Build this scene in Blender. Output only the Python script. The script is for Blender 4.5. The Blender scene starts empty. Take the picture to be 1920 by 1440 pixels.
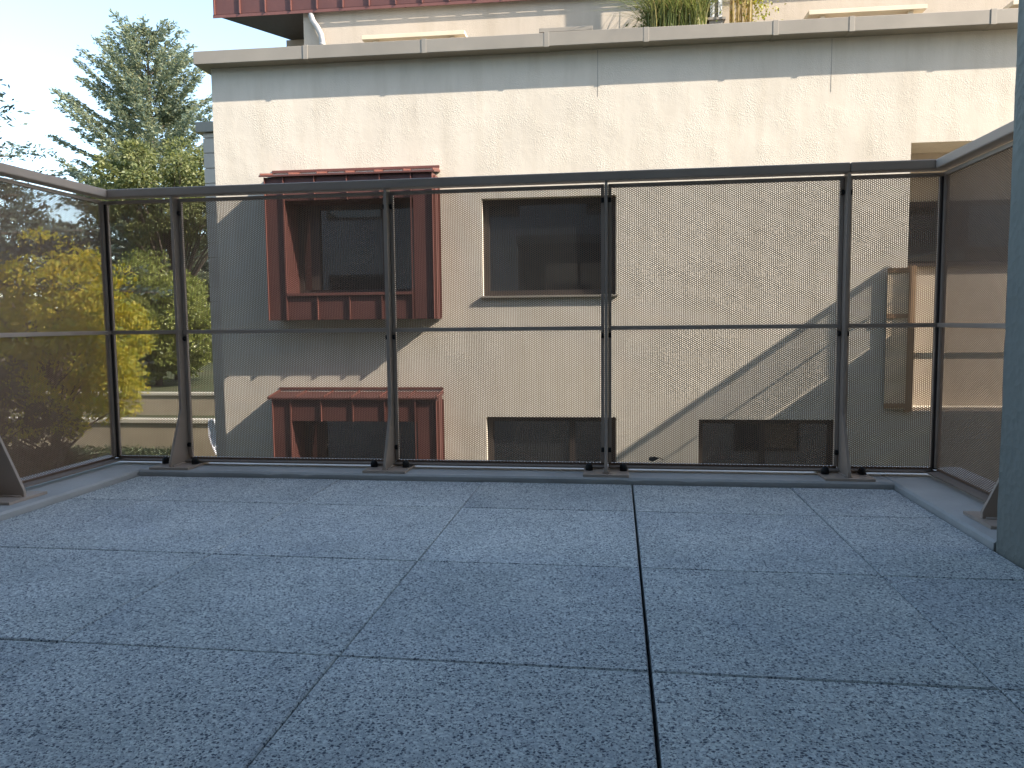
import bpy, math, random
import numpy as np
from mathutils import Matrix, Vector

random.seed(7)
rng = np.random.default_rng(11)
scene = bpy.context.scene
COL = scene.collection

# ------------------------------------------------------------------ camera
cam_data = bpy.data.cameras.new("camera")
cam = bpy.data.objects.new("camera", cam_data)
COL.objects.link(cam)
cam_data.sensor_width = 36.0
cam_data.lens = 36.0 * 1434.0 / 1920.0
cam_data.clip_start = 0.02
cam_data.clip_end = 3000.0
yaw, pitch, roll = 0.13594, -0.08157, 0.01046
R = (Matrix.Rotation(yaw, 3, 'Z') @ Matrix.Rotation(pitch, 3, 'X') @ Matrix.Rotation(roll, 3, 'Y'))
rx, fw, up = R.col[0], R.col[1], R.col[2]
M = Matrix.Identity(4)
for i in range(3):
    M[i][0] = rx[i]; M[i][1] = up[i]; M[i][2] = -fw[i]
M[0][3], M[1][3], M[2][3] = 0.0, 0.0, 0.5389
cam.matrix_world = M
scene.camera = cam

# ------------------------------------------------------------------ sun and sky
SUN = Vector((3.26, -1.0, 2.40)).normalized()          # towards the sun
world = bpy.data.worlds.new("World")
scene.world = world
world.use_nodes = True
wn = world.node_tree.nodes
bg = wn["Background"]
sky = wn.new("ShaderNodeTexSky")
sky.sky_type = 'NISHITA'
sky.sun_disc = False
sky.sun_elevation = math.asin(SUN.z)
sky.sun_rotation = math.atan2(SUN.x, SUN.y)
sky.air_density = 1.0
sky.dust_density = 1.0
sky.ozone_density = 1.0
hsv = wn.new("ShaderNodeHueSaturation")
hsv.inputs['Saturation'].default_value = 0.93
hsv.inputs['Hue'].default_value = 0.492
world.node_tree.links.new(sky.outputs[0], hsv.inputs['Color'])
world.node_tree.links.new(hsv.outputs[0], bg.inputs[0])
bg.inputs[1].default_value = 0.15

sun_data = bpy.data.lights.new("sun", 'SUN')
sun_data.energy = 4.5
sun_data.angle = math.radians(0.5)
sun_data.color = (1.0, 0.90, 0.785)
sun = bpy.data.objects.new("sun", sun_data)
COL.objects.link(sun)
sun.rotation_euler = SUN.to_track_quat('Z', 'Y').to_euler()
sun.location = (20, -6, 16)

scene.view_settings.view_transform = 'Standard'
scene.view_settings.look = 'None'
scene.view_settings.gamma = 1.0
scene.view_settings.use_curve_mapping = False
scene.view_settings.exposure = 1.54

scene.render.engine = 'CYCLES'
scene.cycles.max_bounces = 8
scene.cycles.diffuse_bounces = 4
scene.cycles.glossy_bounces = 3
scene.cycles.transmission_bounces = 4
scene.cycles.caustics_reflective = False
scene.cycles.caustics_refractive = False

# ------------------------------------------------------------------ materials
def new_mat(name):
    m = bpy.data.materials.new(name)
    m.use_nodes = True
    nt = m.node_tree
    return m, nt, nt.nodes["Principled BSDF"], nt.nodes["Material Output"]

def node(nt, kind, **kw):
    n = nt.nodes.new(kind)
    for k, v in kw.items():
        if k == 'inp':
            for a, b in v.items():
                n.inputs[a].default_value = b
        else:
            setattr(n, k, v)
    return n

def ramp(nt, stops):
    r = nt.nodes.new("ShaderNodeValToRGB")
    e = r.color_ramp.elements
    while len(e) < len(stops):
        e.new(0.5)
    for i, (p, c) in enumerate(stops):
        e[i].position = p
        e[i].color = (*c, 1) if len(c) == 3 else c
    return r

def mix_rgb(nt, fac, a, b, mode='MIX'):
    m = nt.nodes.new("ShaderNodeMix")
    m.data_type = 'RGBA'
    m.blend_type = mode
    for s, v in ((0, fac), (6, a), (7, b)):
        if hasattr(v, 'links'):
            nt.links.new(v, m.inputs[s])
        else:
            m.inputs[s].default_value = v if s == 0 else (*v[:3], 1)
    return m.outputs[2]

def coords(nt, kind='Object', scale=None, loc=None):
    t = nt.nodes.new("ShaderNodeTexCoord")
    o = t.outputs[kind]
    if scale is not None or loc is not None:
        mp = nt.nodes.new("ShaderNodeMapping")
        nt.links.new(o, mp.inputs[0])
        if scale is not None:
            mp.inputs['Scale'].default_value = scale
        o = mp.outputs[0]
    return o

def noise(nt, co, scale, detail=4, rough=0.55, dist=0.0):
    n = node(nt, "ShaderNodeTexNoise", inp={'Scale': scale, 'Detail': detail, 'Roughness': rough, 'Distortion': dist})
    nt.links.new(co, n.inputs['Vector'])
    return n.outputs[0]

def bump(nt, height, strength, dist, prev=None):
    b = node(nt, "ShaderNodeBump", inp={'Strength': strength, 'Distance': dist})
    nt.links.new(height, b.inputs['Height'])
    if prev is not None:
        nt.links.new(prev, b.inputs['Normal'])
    return b.outputs[0]

def mat_plain(name, col, rough=0.5, metal=0.0, var=0.12, scale=6.0, bump_d=0.0, bump_s=60.0):
    m, nt, p, out = new_mat(name)
    co = coords(nt)
    n = noise(nt, co, scale, 5, 0.6)
    lo = tuple(c * (1 - var) for c in col)
    hi = tuple(min(1, c * (1 + var)) for c in col)
    r = ramp(nt, [(0.3, lo), (0.7, hi)])
    nt.links.new(n, r.inputs[0])
    nt.links.new(r.outputs[0], p.inputs['Base Color'])
    n2 = noise(nt, co, scale * 4, 4, 0.6)
    mr = node(nt, "ShaderNodeMapRange", inp={'To Min': rough * 0.8, 'To Max': min(1, rough * 1.25)})
    nt.links.new(n2, mr.inputs[0])
    nt.links.new(mr.outputs[0], p.inputs['Roughness'])
    p.inputs['Metallic'].default_value = metal
    if bump_d > 0:
        nt.links.new(bump(nt, noise(nt, co, bump_s, 3, 0.6), 1.0, bump_d), p.inputs['Normal'])
    return m

def mat_stucco(name, col, grain=0.006, grain_scale=42.0, wave=0.012, stain=0.06):
    m, nt, p, out = new_mat(name)
    co = coords(nt)
    big = noise(nt, co, 0.9, 5, 0.6, 0.4)
    lo = tuple(c * (1 - stain) for c in col)
    r = ramp(nt, [(0.35, lo), (0.65, col)])
    nt.links.new(big, r.inputs[0])
    streak = noise(nt, coords(nt, 'Object', (2.2, 2.2, 0.35)), 2.0, 5, 0.65)
    r2 = ramp(nt, [(0.30, (0.90, 0.89, 0.87)), (0.55, (1, 1, 1))])
    nt.links.new(streak, r2.inputs[0])
    c = mix_rgb(nt, 1.0, r.outputs[0], r2.outputs[0], 'MULTIPLY')
    nt.links.new(c, p.inputs['Base Color'])
    p.inputs['Roughness'].default_value = 0.92
    p.inputs['Specular IOR Level'].default_value = 0.15
    n0 = bump(nt, noise(nt, co, 1.6, 3, 0.5, 0.3), 0.5, wave)
    # scraped crust: cracks between grains plus patches where the float smoothed it
    patch = ramp(nt, [(0.38, (0.15, 0.15, 0.15)), (0.62, (1, 1, 1))])
    nt.links.new(noise(nt, co, 2.3, 3, 0.5), patch.inputs[0])
    g = noise(nt, co, grain_scale, 5, 0.62, 0.6)
    v = node(nt, "ShaderNodeTexVoronoi", feature='F1', inp={'Scale': grain_scale * 1.6})
    nt.links.new(co, v.inputs['Vector'])
    add = node(nt, "ShaderNodeMath", operation='ADD')
    nt.links.new(g, add.inputs[0]); nt.links.new(v.outputs[0], add.inputs[1])
    mul = node(nt, "ShaderNodeMath", operation='MULTIPLY')
    nt.links.new(add.outputs[0], mul.inputs[0]); nt.links.new(patch.outputs[0], mul.inputs[1])
    nt.links.new(bump(nt, mul.outputs[0], 0.8, grain, n0), p.inputs['Normal'])
    return m

def mat_leaf(name, cols, trans=0.35, rough=0.55):
    m, nt, p, out = new_mat(name)
    geo = nt.nodes.new("ShaderNodeNewGeometry")
    n = len(cols)
    r = ramp(nt, [((i + 0.5) / n, c) for i, c in enumerate(cols)])
    nt.links.new(geo.outputs['Random Per Island'], r.inputs[0])
    nt.links.new(r.outputs[0], p.inputs['Base Color'])
    p.inputs['Roughness'].default_value = rough
    tr = nt.nodes.new("ShaderNodeBsdfTranslucent")
    hs = node(nt, "ShaderNodeHueSaturation", inp={'Hue': 0.49, 'Saturation': 1.15, 'Value': 1.3})
    nt.links.new(r.outputs[0], hs.inputs['Color'])
    nt.links.new(hs.outputs[0], tr.inputs[0])
    ms = nt.nodes.new("ShaderNodeMixShader")
    ms.inputs[0].default_value = trans
    nt.links.new(p.outputs[0], ms.inputs[1]); nt.links.new(tr.outputs[0], ms.inputs[2])
    nt.links.new(ms.outputs[0], out.inputs[0])
    return m

def mat_glass(name, col=(0.022, 0.023, 0.023), ior=2.3):
    m, nt, p, out = new_mat(name)
    p.inputs['Base Color'].default_value = (*col, 1)
    p.inputs['Roughness'].default_value = 0.02
    p.inputs['IOR'].default_value = ior
    nt.links.new(bump(nt, noise(nt, coords(nt), 0.8, 2, 0.5), 0.10, 0.01), p.inputs['Normal'])
    return m

def mat_paver():
    m, nt, p, out = new_mat("washed_concrete_paver")
    oi = nt.nodes.new("ShaderNodeObjectInfo")
    tc = nt.nodes.new("ShaderNodeTexCoord")
    av = node(nt, "ShaderNodeVectorMath", operation='MULTIPLY_ADD')
    cmb = nt.nodes.new("ShaderNodeCombineXYZ")
    for k in range(3):
        nt.links.new(oi.outputs['Random'], cmb.inputs[k])
    av.inputs[1].default_value = (37.0, 71.0, 13.0)
    nt.links.new(cmb.outputs[0], av.inputs[0]); nt.links.new(tc.outputs['Object'], av.inputs[2])
    co = av.outputs[0]
    base = ramp(nt, [(0.3, (0.57, 0.60, 0.59)), (0.7, (0.73, 0.75, 0.73))])
    nt.links.new(noise(nt, co, 5.0, 5, 0.6), base.inputs[0])
    # aggregate: pale chips, each with its own tone
    v1 = node(nt, "ShaderNodeTexVoronoi", feature='F1', inp={'Scale': 260.0})
    nt.links.new(co, v1.inputs['Vector'])
    sep = nt.nodes.new("ShaderNodeSeparateColor")
    nt.links.new(v1.outputs['Color'], sep.inputs[0])
    chip = ramp(nt, [(0.0, (0.72, 0.75, 0.78)), (0.55, (1.0, 1.0, 1.0)), (0.95, (1.35, 1.35, 1.32))])
    nt.links.new(sep.outputs[0], chip.inputs[0])
    c1 = mix_rgb(nt, 0.85, base.outputs[0], chip.outputs[0], 'MULTIPLY')
    # dark pits and basalt specks of two sizes
    # each speck is one cell: a random quarter of the cells is dark, its rim broken by fine noise
    warp = node(nt, "ShaderNodeTexNoise", inp={'Scale': 260.0, 'Detail': 2.0})
    nt.links.new(co, warp.inputs['Vector'])
    wv = node(nt, "ShaderNodeVectorMath", operation='MULTIPLY_ADD')
    wv.inputs[1].default_value = (0.006, 0.006, 0.006)
    nt.links.new(warp.outputs['Color'], wv.inputs[0]); nt.links.new(co, wv.inputs[2])
    def specks(scale, share, radius, strength):
        vo = node(nt, "ShaderNodeTexVoronoi", feature='F1', inp={'Scale': scale})
        nt.links.new(wv.outputs[0], vo.inputs['Vector'])
        sp = nt.nodes.new("ShaderNodeSeparateColor")
        nt.links.new(vo.outputs['Color'], sp.inputs[0])
        pick = node(nt, "ShaderNodeMath", operation='LESS_THAN', inp={1: share})
        nt.links.new(sp.outputs[1], pick.inputs[0])
        near = ramp(nt, [(radius, (strength,) * 3), (radius + 0.10, (0, 0, 0))])
        nt.links.new(vo.outputs['Distance'], near.inputs[0])
        m_ = node(nt, "ShaderNodeMath", operation='MULTIPLY')
        nt.links.new(pick.outputs[0], m_.inputs[0]); nt.links.new(near.outputs[0], m_.inputs[1])
        return m_
    dk = specks(185.0, 0.33, 0.36, 0.92)
    dk3 = specks(330.0, 0.40, 0.38, 0.75)
    mx = node(nt, "ShaderNodeMath", operation='MAXIMUM')
    nt.links.new(dk.outputs[0], mx.inputs[0]); nt.links.new(dk3.outputs[0], mx.inputs[1])
    c2 = mix_rgb(nt, mx.outputs[0], c1, (0.075, 0.095, 0.13))
    # slab to slab tone
    mr = node(nt, "ShaderNodeMapRange", inp={'To Min': 0.95, 'To Max': 1.04})
    nt.links.new(oi.outputs['Random'], mr.inputs[0])
    cc = nt.nodes.new("ShaderNodeCombineXYZ")
    for k in range(3):
        nt.links.new(mr.outputs[0], cc.inputs[k])
    c3 = mix_rgb(nt, 1.0, c2, cc.outputs[0], 'MULTIPLY')
    # water marks and dust, in slow uneven patches
    wm = ramp(nt, [(0.34, (0.91, 0.92, 0.95)), (0.50, (1, 1, 1)), (0.68, (1.04, 1.03, 1.01))])
    nt.links.new(noise(nt, co, 2.6, 6, 0.62, 0.7), wm.inputs[0])
    c3 = mix_rgb(nt, 1.0, c3, wm.outputs[0], 'MULTIPLY')
    nt.links.new(c3, p.inputs['Base Color'])
    p.inputs['Roughness'].default_value = 0.85
    p.inputs['Specular IOR Level'].default_value = 0.2
    inv = node(nt, "ShaderNodeMath", operation='SUBTRACT', inp={0: 1.0})
    nt.links.new(mx.outputs[0], inv.inputs[1])
    b0 = bump(nt, inv.outputs[0], 0.6, 0.002)
    nt.links.new(bump(nt, v1.outputs[0], 0.5, 0.0015, b0), p.inputs['Normal'])
    return m

def mat_ground():
    m, nt, p, out = new_mat("garden_ground")
    co = coords(nt)
    r = ramp(nt, [(0.3, (0.035, 0.05, 0.018)), (0.5, (0.06, 0.075, 0.025)), (0.7, (0.11, 0.095, 0.05))])
    nt.links.new(noise(nt, co, 0.7, 8, 0.7), r.inputs[0])
    nt.links.new(r.outputs[0], p.inputs['Base Color'])
    p.inputs['Roughness'].default_value = 0.95
    nt.links.new(bump(nt, noise(nt, co, 9.0, 6, 0.7), 1.0, 0.05), p.inputs['Normal'])
    return m

MAT = dict(
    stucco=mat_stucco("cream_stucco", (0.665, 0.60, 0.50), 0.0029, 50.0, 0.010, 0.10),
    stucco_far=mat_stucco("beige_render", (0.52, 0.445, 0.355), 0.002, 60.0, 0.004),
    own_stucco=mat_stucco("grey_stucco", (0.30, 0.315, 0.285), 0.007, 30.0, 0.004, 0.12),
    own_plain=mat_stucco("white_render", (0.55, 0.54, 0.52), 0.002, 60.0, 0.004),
    own_dark=mat_stucco("darkened_render", (0.10, 0.10, 0.098), 0.002, 60.0, 0.004),  # back wall and ceiling colour darkened to cut light bounced from behind
    bronze=mat_plain("bronze_paint", (0.50, 0.405, 0.33), 0.45, 0.1, 0.10, 3.0, 0.0004, 220.0),
    bronze_dull=mat_plain("bronze_rail_paint", (0.30, 0.24, 0.195), 0.8, 0.0, 0.10, 3.0, 0.0004, 220.0),
    bronze_sheet=mat_plain("bronze_sheet", (0.29, 0.185, 0.122), 0.75, 0.0, 0.06, 2.0),
    coping=mat_plain("taupe_coping", (0.275, 0.245, 0.20), 0.55, 0.15, 0.10, 1.6, 0.001, 6.0),
    coping_joint=mat_plain("coping_joint", (0.285, 0.255, 0.21), 0.55, 0.15, 0.08, 2.0),
    red=mat_plain("red_zinc", (0.110, 0.043, 0.035), 0.50, 0.15, 0.16, 1.8, 0.0015, 5.0),
    red_seam=mat_plain("red_zinc_seam", (0.165, 0.066, 0.052), 0.45, 0.2, 0.12, 4.0),
    frame=mat_plain("dark_bronze_frame", (0.050, 0.040, 0.034), 0.45, 0.1, 0.10, 4.0),
    glass=mat_glass("window_glass"),
    black=mat_plain("black_rubber", (0.010, 0.010, 0.010), 0.55, 0.0, 0.2, 40.0),
    kerb=mat_plain("painted_concrete", (0.54, 0.54, 0.52), 0.75, 0.0, 0.14, 4.5, 0.0012, 55.0),
    sub=mat_plain("dark_subfloor", (0.035, 0.035, 0.036), 0.9, 0.0, 0.2, 9.0),
    paver=mat_paver(),
    slat=mat_plain("grey_brown_siding", (0.50, 0.43, 0.36), 0.7, 0.0, 0.12, 2.0, 0.001, 30.0),
    galv=mat_plain("galvanised_pipe", (0.34, 0.33, 0.315), 0.45, 0.2, 0.12, 7.0),
    cream=mat_plain("cream_board", (0.66, 0.56, 0.40), 0.6, 0.0, 0.10, 3.0),
    white=mat_plain("white_paint", (0.80, 0.79, 0.77), 0.5, 0.0, 0.05, 3.0),
    white_cloth=mat_plain("white_cloth", (0.80, 0.80, 0.82), 0.8, 0.0, 0.04, 3.0),
    blue=mat_plain("blue_cloth", (0.16, 0.24, 0.42), 0.8, 0.0, 0.10, 6.0),
    wood=mat_plain("oiled_timber", (0.74, 0.57, 0.39), 0.55, 0.0, 0.25, 3.5, 0.001, 40.0),
    wood_bar=mat_plain("brown_timber", (0.36, 0.22, 0.12), 0.6, 0.0, 0.25, 3.5, 0.001, 40.0),
    bark=mat_plain("bark", (0.085, 0.065, 0.050), 0.9, 0.0, 0.35, 6.0, 0.012, 14.0),
    garden_wall=mat_stucco("tan_garden_wall", (0.42, 0.35, 0.25), 0.004, 22.0, 0.01, 0.2),
    wall_cap=mat_stucco("pale_wall_cap", (0.58, 0.53, 0.43), 0.003, 22.0, 0.006, 0.15),
    ground=mat_ground(),
    concrete=mat_plain("grey_concrete", (0.33, 0.32, 0.30), 0.85, 0.0, 0.12, 2.0, 0.002, 30.0),
    fir=mat_leaf("fir_needles", [(0.11, 0.155, 0.125), (0.165, 0.21, 0.15), (0.22, 0.25, 0.165), (0.28, 0.29, 0.165)], 0.42),
    cedar=mat_leaf("cedar_needles", [(0.035, 0.060, 0.050), (0.055, 0.085, 0.070), (0.085, 0.115, 0.085)], 0.2),
    green=mat_leaf("lit_green_leaf", [(0.11, 0.135, 0.05), (0.16, 0.175, 0.065), (0.21, 0.215, 0.08), (0.085, 0.105, 0.045)], 0.42),
    laurel=mat_leaf("glossy_green_leaf", [(0.21, 0.25, 0.065), (0.31, 0.34, 0.09), (0.43, 0.44, 0.17), (0.13, 0.165, 0.05)], 0.5, 0.30),
    yellow=mat_leaf("yellow_leaf", [(0.46, 0.41, 0.055), (0.56, 0.47, 0.06), (0.36, 0.38, 0.06), (0.27, 0.32, 0.06), (0.58, 0.44, 0.055)], 0.5),
    brown=mat_leaf("dull_brown_leaf", [(0.10, 0.085, 0.05), (0.13, 0.10, 0.06), (0.10, 0.11, 0.05), (0.16, 0.12, 0.075)], 0.35),
    dark=mat_leaf("dark_conifer_leaf", [(0.030, 0.048, 0.032), (0.045, 0.068, 0.042), (0.065, 0.088, 0.050)], 0.25),
    grass=mat_leaf("straw_green_blade", [(0.16, 0.20, 0.06), (0.25, 0.26, 0.10), (0.12, 0.17, 0.07), (0.40, 0.34, 0.15), (0.15, 0.20, 0.07)], 0.45),
    straw=mat_leaf("straw_stem", [(0.40, 0.30, 0.11), (0.34, 0.26, 0.09), (0.46, 0.36, 0.16)], 0.3),
    lime=mat_leaf("lime_leaf", [(0.22, 0.24, 0.03), (0.28, 0.26, 0.03), (0.17, 0.21, 0.035), (0.33, 0.30, 0.06)], 0.4),
    hedge=mat_leaf("hedge_leaf", [(0.04, 0.06, 0.03), (0.06, 0.08, 0.035), (0.08, 0.10, 0.045)], 0.25),
    dead=mat_leaf("dry_leaf", [(0.03, 0.022, 0.015), (0.05, 0.035, 0.02)], 0.1),
)

# ------------------------------------------------------------------ mesh helpers
class MB:
    """collects shapes and links them as ONE mesh object"""
    def __init__(self):
        self.v, self.f, self.mi = [], [], []
    def add(self, verts, faces, mi=0):
        o = len(self.v)
        self.v += [tuple(map(float, p)) for p in verts]
        self.f += [tuple(i + o for i in f) for f in faces]
        self.mi += [mi] * len(faces)
        return self
    def box(self, x0, x1, y0, y1, z0, z1, mi=0):
        v = [(x0,y0,z0),(x1,y0,z0),(x1,y1,z0),(x0,y1,z0),(x0,y0,z1),(x1,y0,z1),(x1,y1,z1),(x0,y1,z1)]
        return self.add(v, [(0,3,2,1),(4,5,6,7),(0,1,5,4),(1,2,6,5),(2,3,7,6),(3,0,4,7)], mi)
    def prism(self, poly, z0, z1, axis='z', mi=0):
        """poly: 2-D outline (counter-clockwise seen from +axis), extruded along axis"""
        n = len(poly)
        def P(a, b, c):
            return (a, b, c) if axis == 'z' else ((c, a, b) if axis == 'x' else (b, c, a))
        v = [P(a, b, z0) for a, b in poly] + [P(a, b, z1) for a, b in poly]
        f = [tuple(range(n - 1, -1, -1)), tuple(range(n, 2 * n))]
        f += [(i, (i + 1) % n, n + (i + 1) % n, n + i) for i in range(n)]
        return self.add(v, f, mi)
    def quad(self, a, b, c, d, mi=0):
        return self.add([a, b, c, d], [(0, 1, 2, 3)], mi)
    def tube(self, pts, radii, seg=8, mi=0, cap=True):
        pts = [Vector(p) for p in pts]
        if not hasattr(radii, '__len__'):
            radii = [radii] * len(pts)
        v, f = [], []
        ref = Vector((0.31, 0.17, 0.93))
        for i, p in enumerate(pts):
            d = (pts[min(i + 1, len(pts) - 1)] - pts[max(i - 1, 0)]).normalized()
            a = d.cross(ref)
            if a.length < 1e-3:
                a = d.cross(Vector((1, 0, 0)))
            a.normalize(); b = d.cross(a)
            for k in range(seg):
                t = 2 * math.pi * k / seg
                v.append(p + (a * math.cos(t) + b * math.sin(t)) * radii[i])
        for i in range(len(pts) - 1):
            for k in range(seg):
                f.append((i*seg+k, i*seg+(k+1) % seg, (i+1)*seg+(k+1) % seg, (i+1)*seg+k))
        if cap:
            f.append(tuple(range(seg - 1, -1, -1)))
            f.append(tuple((len(pts) - 1) * seg + k for k in range(seg)))
        return self.add(v, f, mi)
    def lathe(self, prof, c, seg=12, mi=0):
        v, f = [], []
        for r, z in prof:
            for k in range(seg):
                t = 2 * math.pi * k / seg
                v.append((c[0] + r * math.cos(t), c[1] + r * math.sin(t), c[2] + z))
        for i in range(len(prof) - 1):
            for k in range(seg):
                f.append((i*seg+k, i*seg+(k+1) % seg, (i+1)*seg+(k+1) % seg, (i+1)*seg+k))
        f.append(tuple(range(seg - 1, -1, -1)))
        f.append(tuple((len(prof) - 1) * seg + k for k in range(seg)))
        return self.add(v, f, mi)
    def mesh(self, name, mats):
        me = bpy.data.meshes.new(name)
        me.from_pydata(self.v, [], self.f)
        for m in (mats if isinstance(mats, (list, tuple)) else [mats]):
            me.materials.append(m)
        if any(self.mi):
            me.polygons.foreach_set('material_index', self.mi)
        me.update()
        return me
    def build(self, name, mats, parent=None, bevel=0.0, smooth=False, loc=None, seg=2):
        return link(name, self.mesh(name, mats), parent, bevel, smooth, loc, seg)

def link(name, me, parent=None, bevel=0.0, smooth=False, loc=None, seg=2):
    o = bpy.data.objects.new(name, me)
    COL.objects.link(o)
    if parent is not None:
        o.parent = parent
    if loc is not None:
        o.location = loc
    if bevel > 0:
        b = o.modifiers.new("bevel", 'BEVEL')
        b.width = bevel; b.segments = seg; b.limit_method = 'ANGLE'; b.angle_limit = math.radians(40)
    if smooth:
        me.polygons.foreach_set('use_smooth', [True] * len(me.polygons))
    return o

def tag(o, label=None, cat=None, group=None, kind=None):
    if label: o['label'] = label
    if cat: o['category'] = cat
    if group: o['group'] = group
    if kind: o['kind'] = kind
    return o

def empty(name, loc=(0, 0, 0), rz=0.0):
    o = bpy.data.objects.new(name, None)
    o.empty_display_size = 0.1
    COL.objects.link(o)
    o.location = loc
    o.rotation_euler = (0, 0, rz)
    return o

def copy_tree(o, parent=None):
    c = o.copy(); COL.objects.link(c); c.parent = parent
    for ch in list(o.children):
        copy_tree(ch, c)
    return c

def mesh_np(name, verts, faces, mats):
    """fast mesh from numpy arrays: faces (n,k)"""
    me = bpy.data.meshes.new(name)
    n, k = faces.shape
    me.vertices.add(len(verts)); me.vertices.foreach_set('co', np.ascontiguousarray(verts, dtype=np.float32).ravel())
    me.loops.add(n * k); me.loops.foreach_set('vertex_index', np.ascontiguousarray(faces, dtype=np.int32).ravel())
    me.polygons.add(n); me.polygons.foreach_set('loop_start', np.arange(0, n * k, k, dtype=np.int32))
    me.polygons.foreach_set('loop_total', np.full(n, k, dtype=np.int32))
    for m in (mats if isinstance(mats, (list, tuple)) else [mats]):
        me.materials.append(m)
    me.update(calc_edges=True)
    return me

# ================================================================== SETTING: balcony floor
GROUND = -3.6
X0, Y0, S = 0.0524, 1.155, 0.5
KIN_L, KIN_R, KIN_Y = -1.705, 0.868, 2.515      # inner faces of the kerb
ZK = 0.020
floor = tag(MB().box(-2.0, 1.10, -1.19, 2.50, -0.16, -0.046).build("balcony_floor", MAT['sub']), kind='structure')
xs = [KIN_L + 0.004] + [X0 + S * i for i in (-3, -2, -1, 0, 1)] + [KIN_R - 0.003]
ys = [-1.18] + [Y0 + S * j for j in range(-4, 3)] + [KIN_Y - 0.005]
wide = {X0: 0.0031}
pr = random.Random(5)
for i in range(len(xs) - 1):
    for j in range(len(ys) - 1):
        a = wide.get(xs[i], 0.0012); b = wide.get(xs[i + 1], 0.0012)
        x0, x1 = xs[i] + a, xs[i + 1] - b
        y0, y1 = ys[j] + 0.0018, ys[j + 1] - 0.0018
        cx, cy = (x0 + x1) / 2, (y0 + y1) / 2
        hx, hy = (x1 - x0) / 2, (y1 - y0) / 2
        c = 0.0022
        mb = MB()
        v = [(-hx,-hy,-.045),(hx,-hy,-.045),(hx,hy,-.045),(-hx,hy,-.045),
             (-hx,-hy,-c),(hx,-hy,-c),(hx,hy,-c),(-hx,hy,-c),
             (-hx+c,-hy+c,0),(hx-c,-hy+c,0),(hx-c,hy-c,0),(-hx+c,hy-c,0)]
        f = [(0,3,2,1),(8,9,10,11)]
        for k in range(4):
            n = (k + 1) % 4
            f += [(k, n, 4 + n, 4 + k), (4 + k, 4 + n, 8 + n, 8 + k)]
        mb.add(v, f)
        o = mb.build("paver", MAT['paver'], floor, loc=(cx, cy, pr.uniform(-0.0008, 0.0004)))
        o.rotation_euler = (pr.uniform(-.0012, .0012), pr.uniform(-.0012, .0012), pr.uniform(-.0007, .0007))

# kerb: three lengths of painted concrete, their arrises a little chipped
def kerb_piece(x0, x1, y0, y1, axis):
    nseg = max(4, int((x1 - x0 if axis == 'x' else y1 - y0) / 0.035))
    r = random.Random(int(x0 * 100) + 3)
    v, f = [], []
    for i in range(nseg + 1):
        t = i / nseg
        j = [r.uniform(-1, 1) for _ in range(4)]
        chip = 0.004 if r.random() < 0.07 else 0.0
        if axis == 'x':
            x = x0 + (x1 - x0) * t
            v += [(x, y0 + .0006*j[0], -.30), (x, y0 + .0007*j[1], ZK - .006 - chip), (x, y0 + .006 + chip + .0008*j[2], ZK + .0004*j[3]), (x, y1, ZK), (x, y1, -.30)]
        elif axis == 'yl':     # kerb at the left: inner face looks to +x
            y = y0 + (y1 - y0) * t
            v += [(x1 + .0006*j[0], y, -.30), (x1 + .0007*j[1], y, ZK - .006 - chip), (x1 - .006 - chip + .0008*j[2], y, ZK + .0004*j[3]), (x0, y, ZK), (x0, y, -.30)]
        else:
            y = y0 + (y1 - y0) * t
            v += [(x0 + .0006*j[0], y, -.30), (x0 + .0007*j[1], y, ZK - .006 - chip), (x0 + .006 + chip + .0008*j[2], y, ZK + .0004*j[3]), (x1, y, ZK), (x1, y, -.30)]
    for i in range(nseg):
        for k in range(4):
            q = (i*5+k, (i+1)*5+k, (i+1)*5+k+1, i*5+k+1)
            f.append(q if axis == 'x' else q[::-1])
    f.append((0, 1, 2, 3, 4)); f.append(tuple(nseg * 5 + k for k in (4, 3, 2, 1, 0)))
    return tag(MB().add(v, f).build("kerb", MAT['kerb']), kind='structure')
kerb_piece(KIN_L, KIN_R, KIN_Y, 2.80, 'x')
kerb_piece(-2.03, KIN_L, 0.60, 2.80, 'yl')
kerb_piece(KIN_R, 1.18, 1.873, 2.80, 'yr')

# ground: one stepped sheet reaching the horizon (the garden rises in two terraces)
prof = [(-900, GROUND), (21.9, GROUND), (22.15, -2.52), (24.9, -2.62), (25.15, -1.97), (60, -1.2), (140, 3.0), (900, 20.0)]
gv, gf = [], []
for i, (y, z) in enumerate(prof):
    gv += [(-900, y, z), (900, y, z)]
    if i:
        gf.append((2*i-2, 2*i-1, 2*i+1, 2*i))
tag(MB().add(gv, gf).build("ground", MAT['ground']), kind='structure')

# ================================================================== OWN BUILDING (behind and right of the camera)
own = tag(empty("home_building", (0.868, 1.873, GROUND)), "grey stucco wall end rising beside the right end of the balcony railing", "building")
off = (-0.868, -1.873, -GROUND)
def own_part(mb, name, mat, **k):
    return mb.build(name, MAT[mat], own, loc=off, **k)
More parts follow.
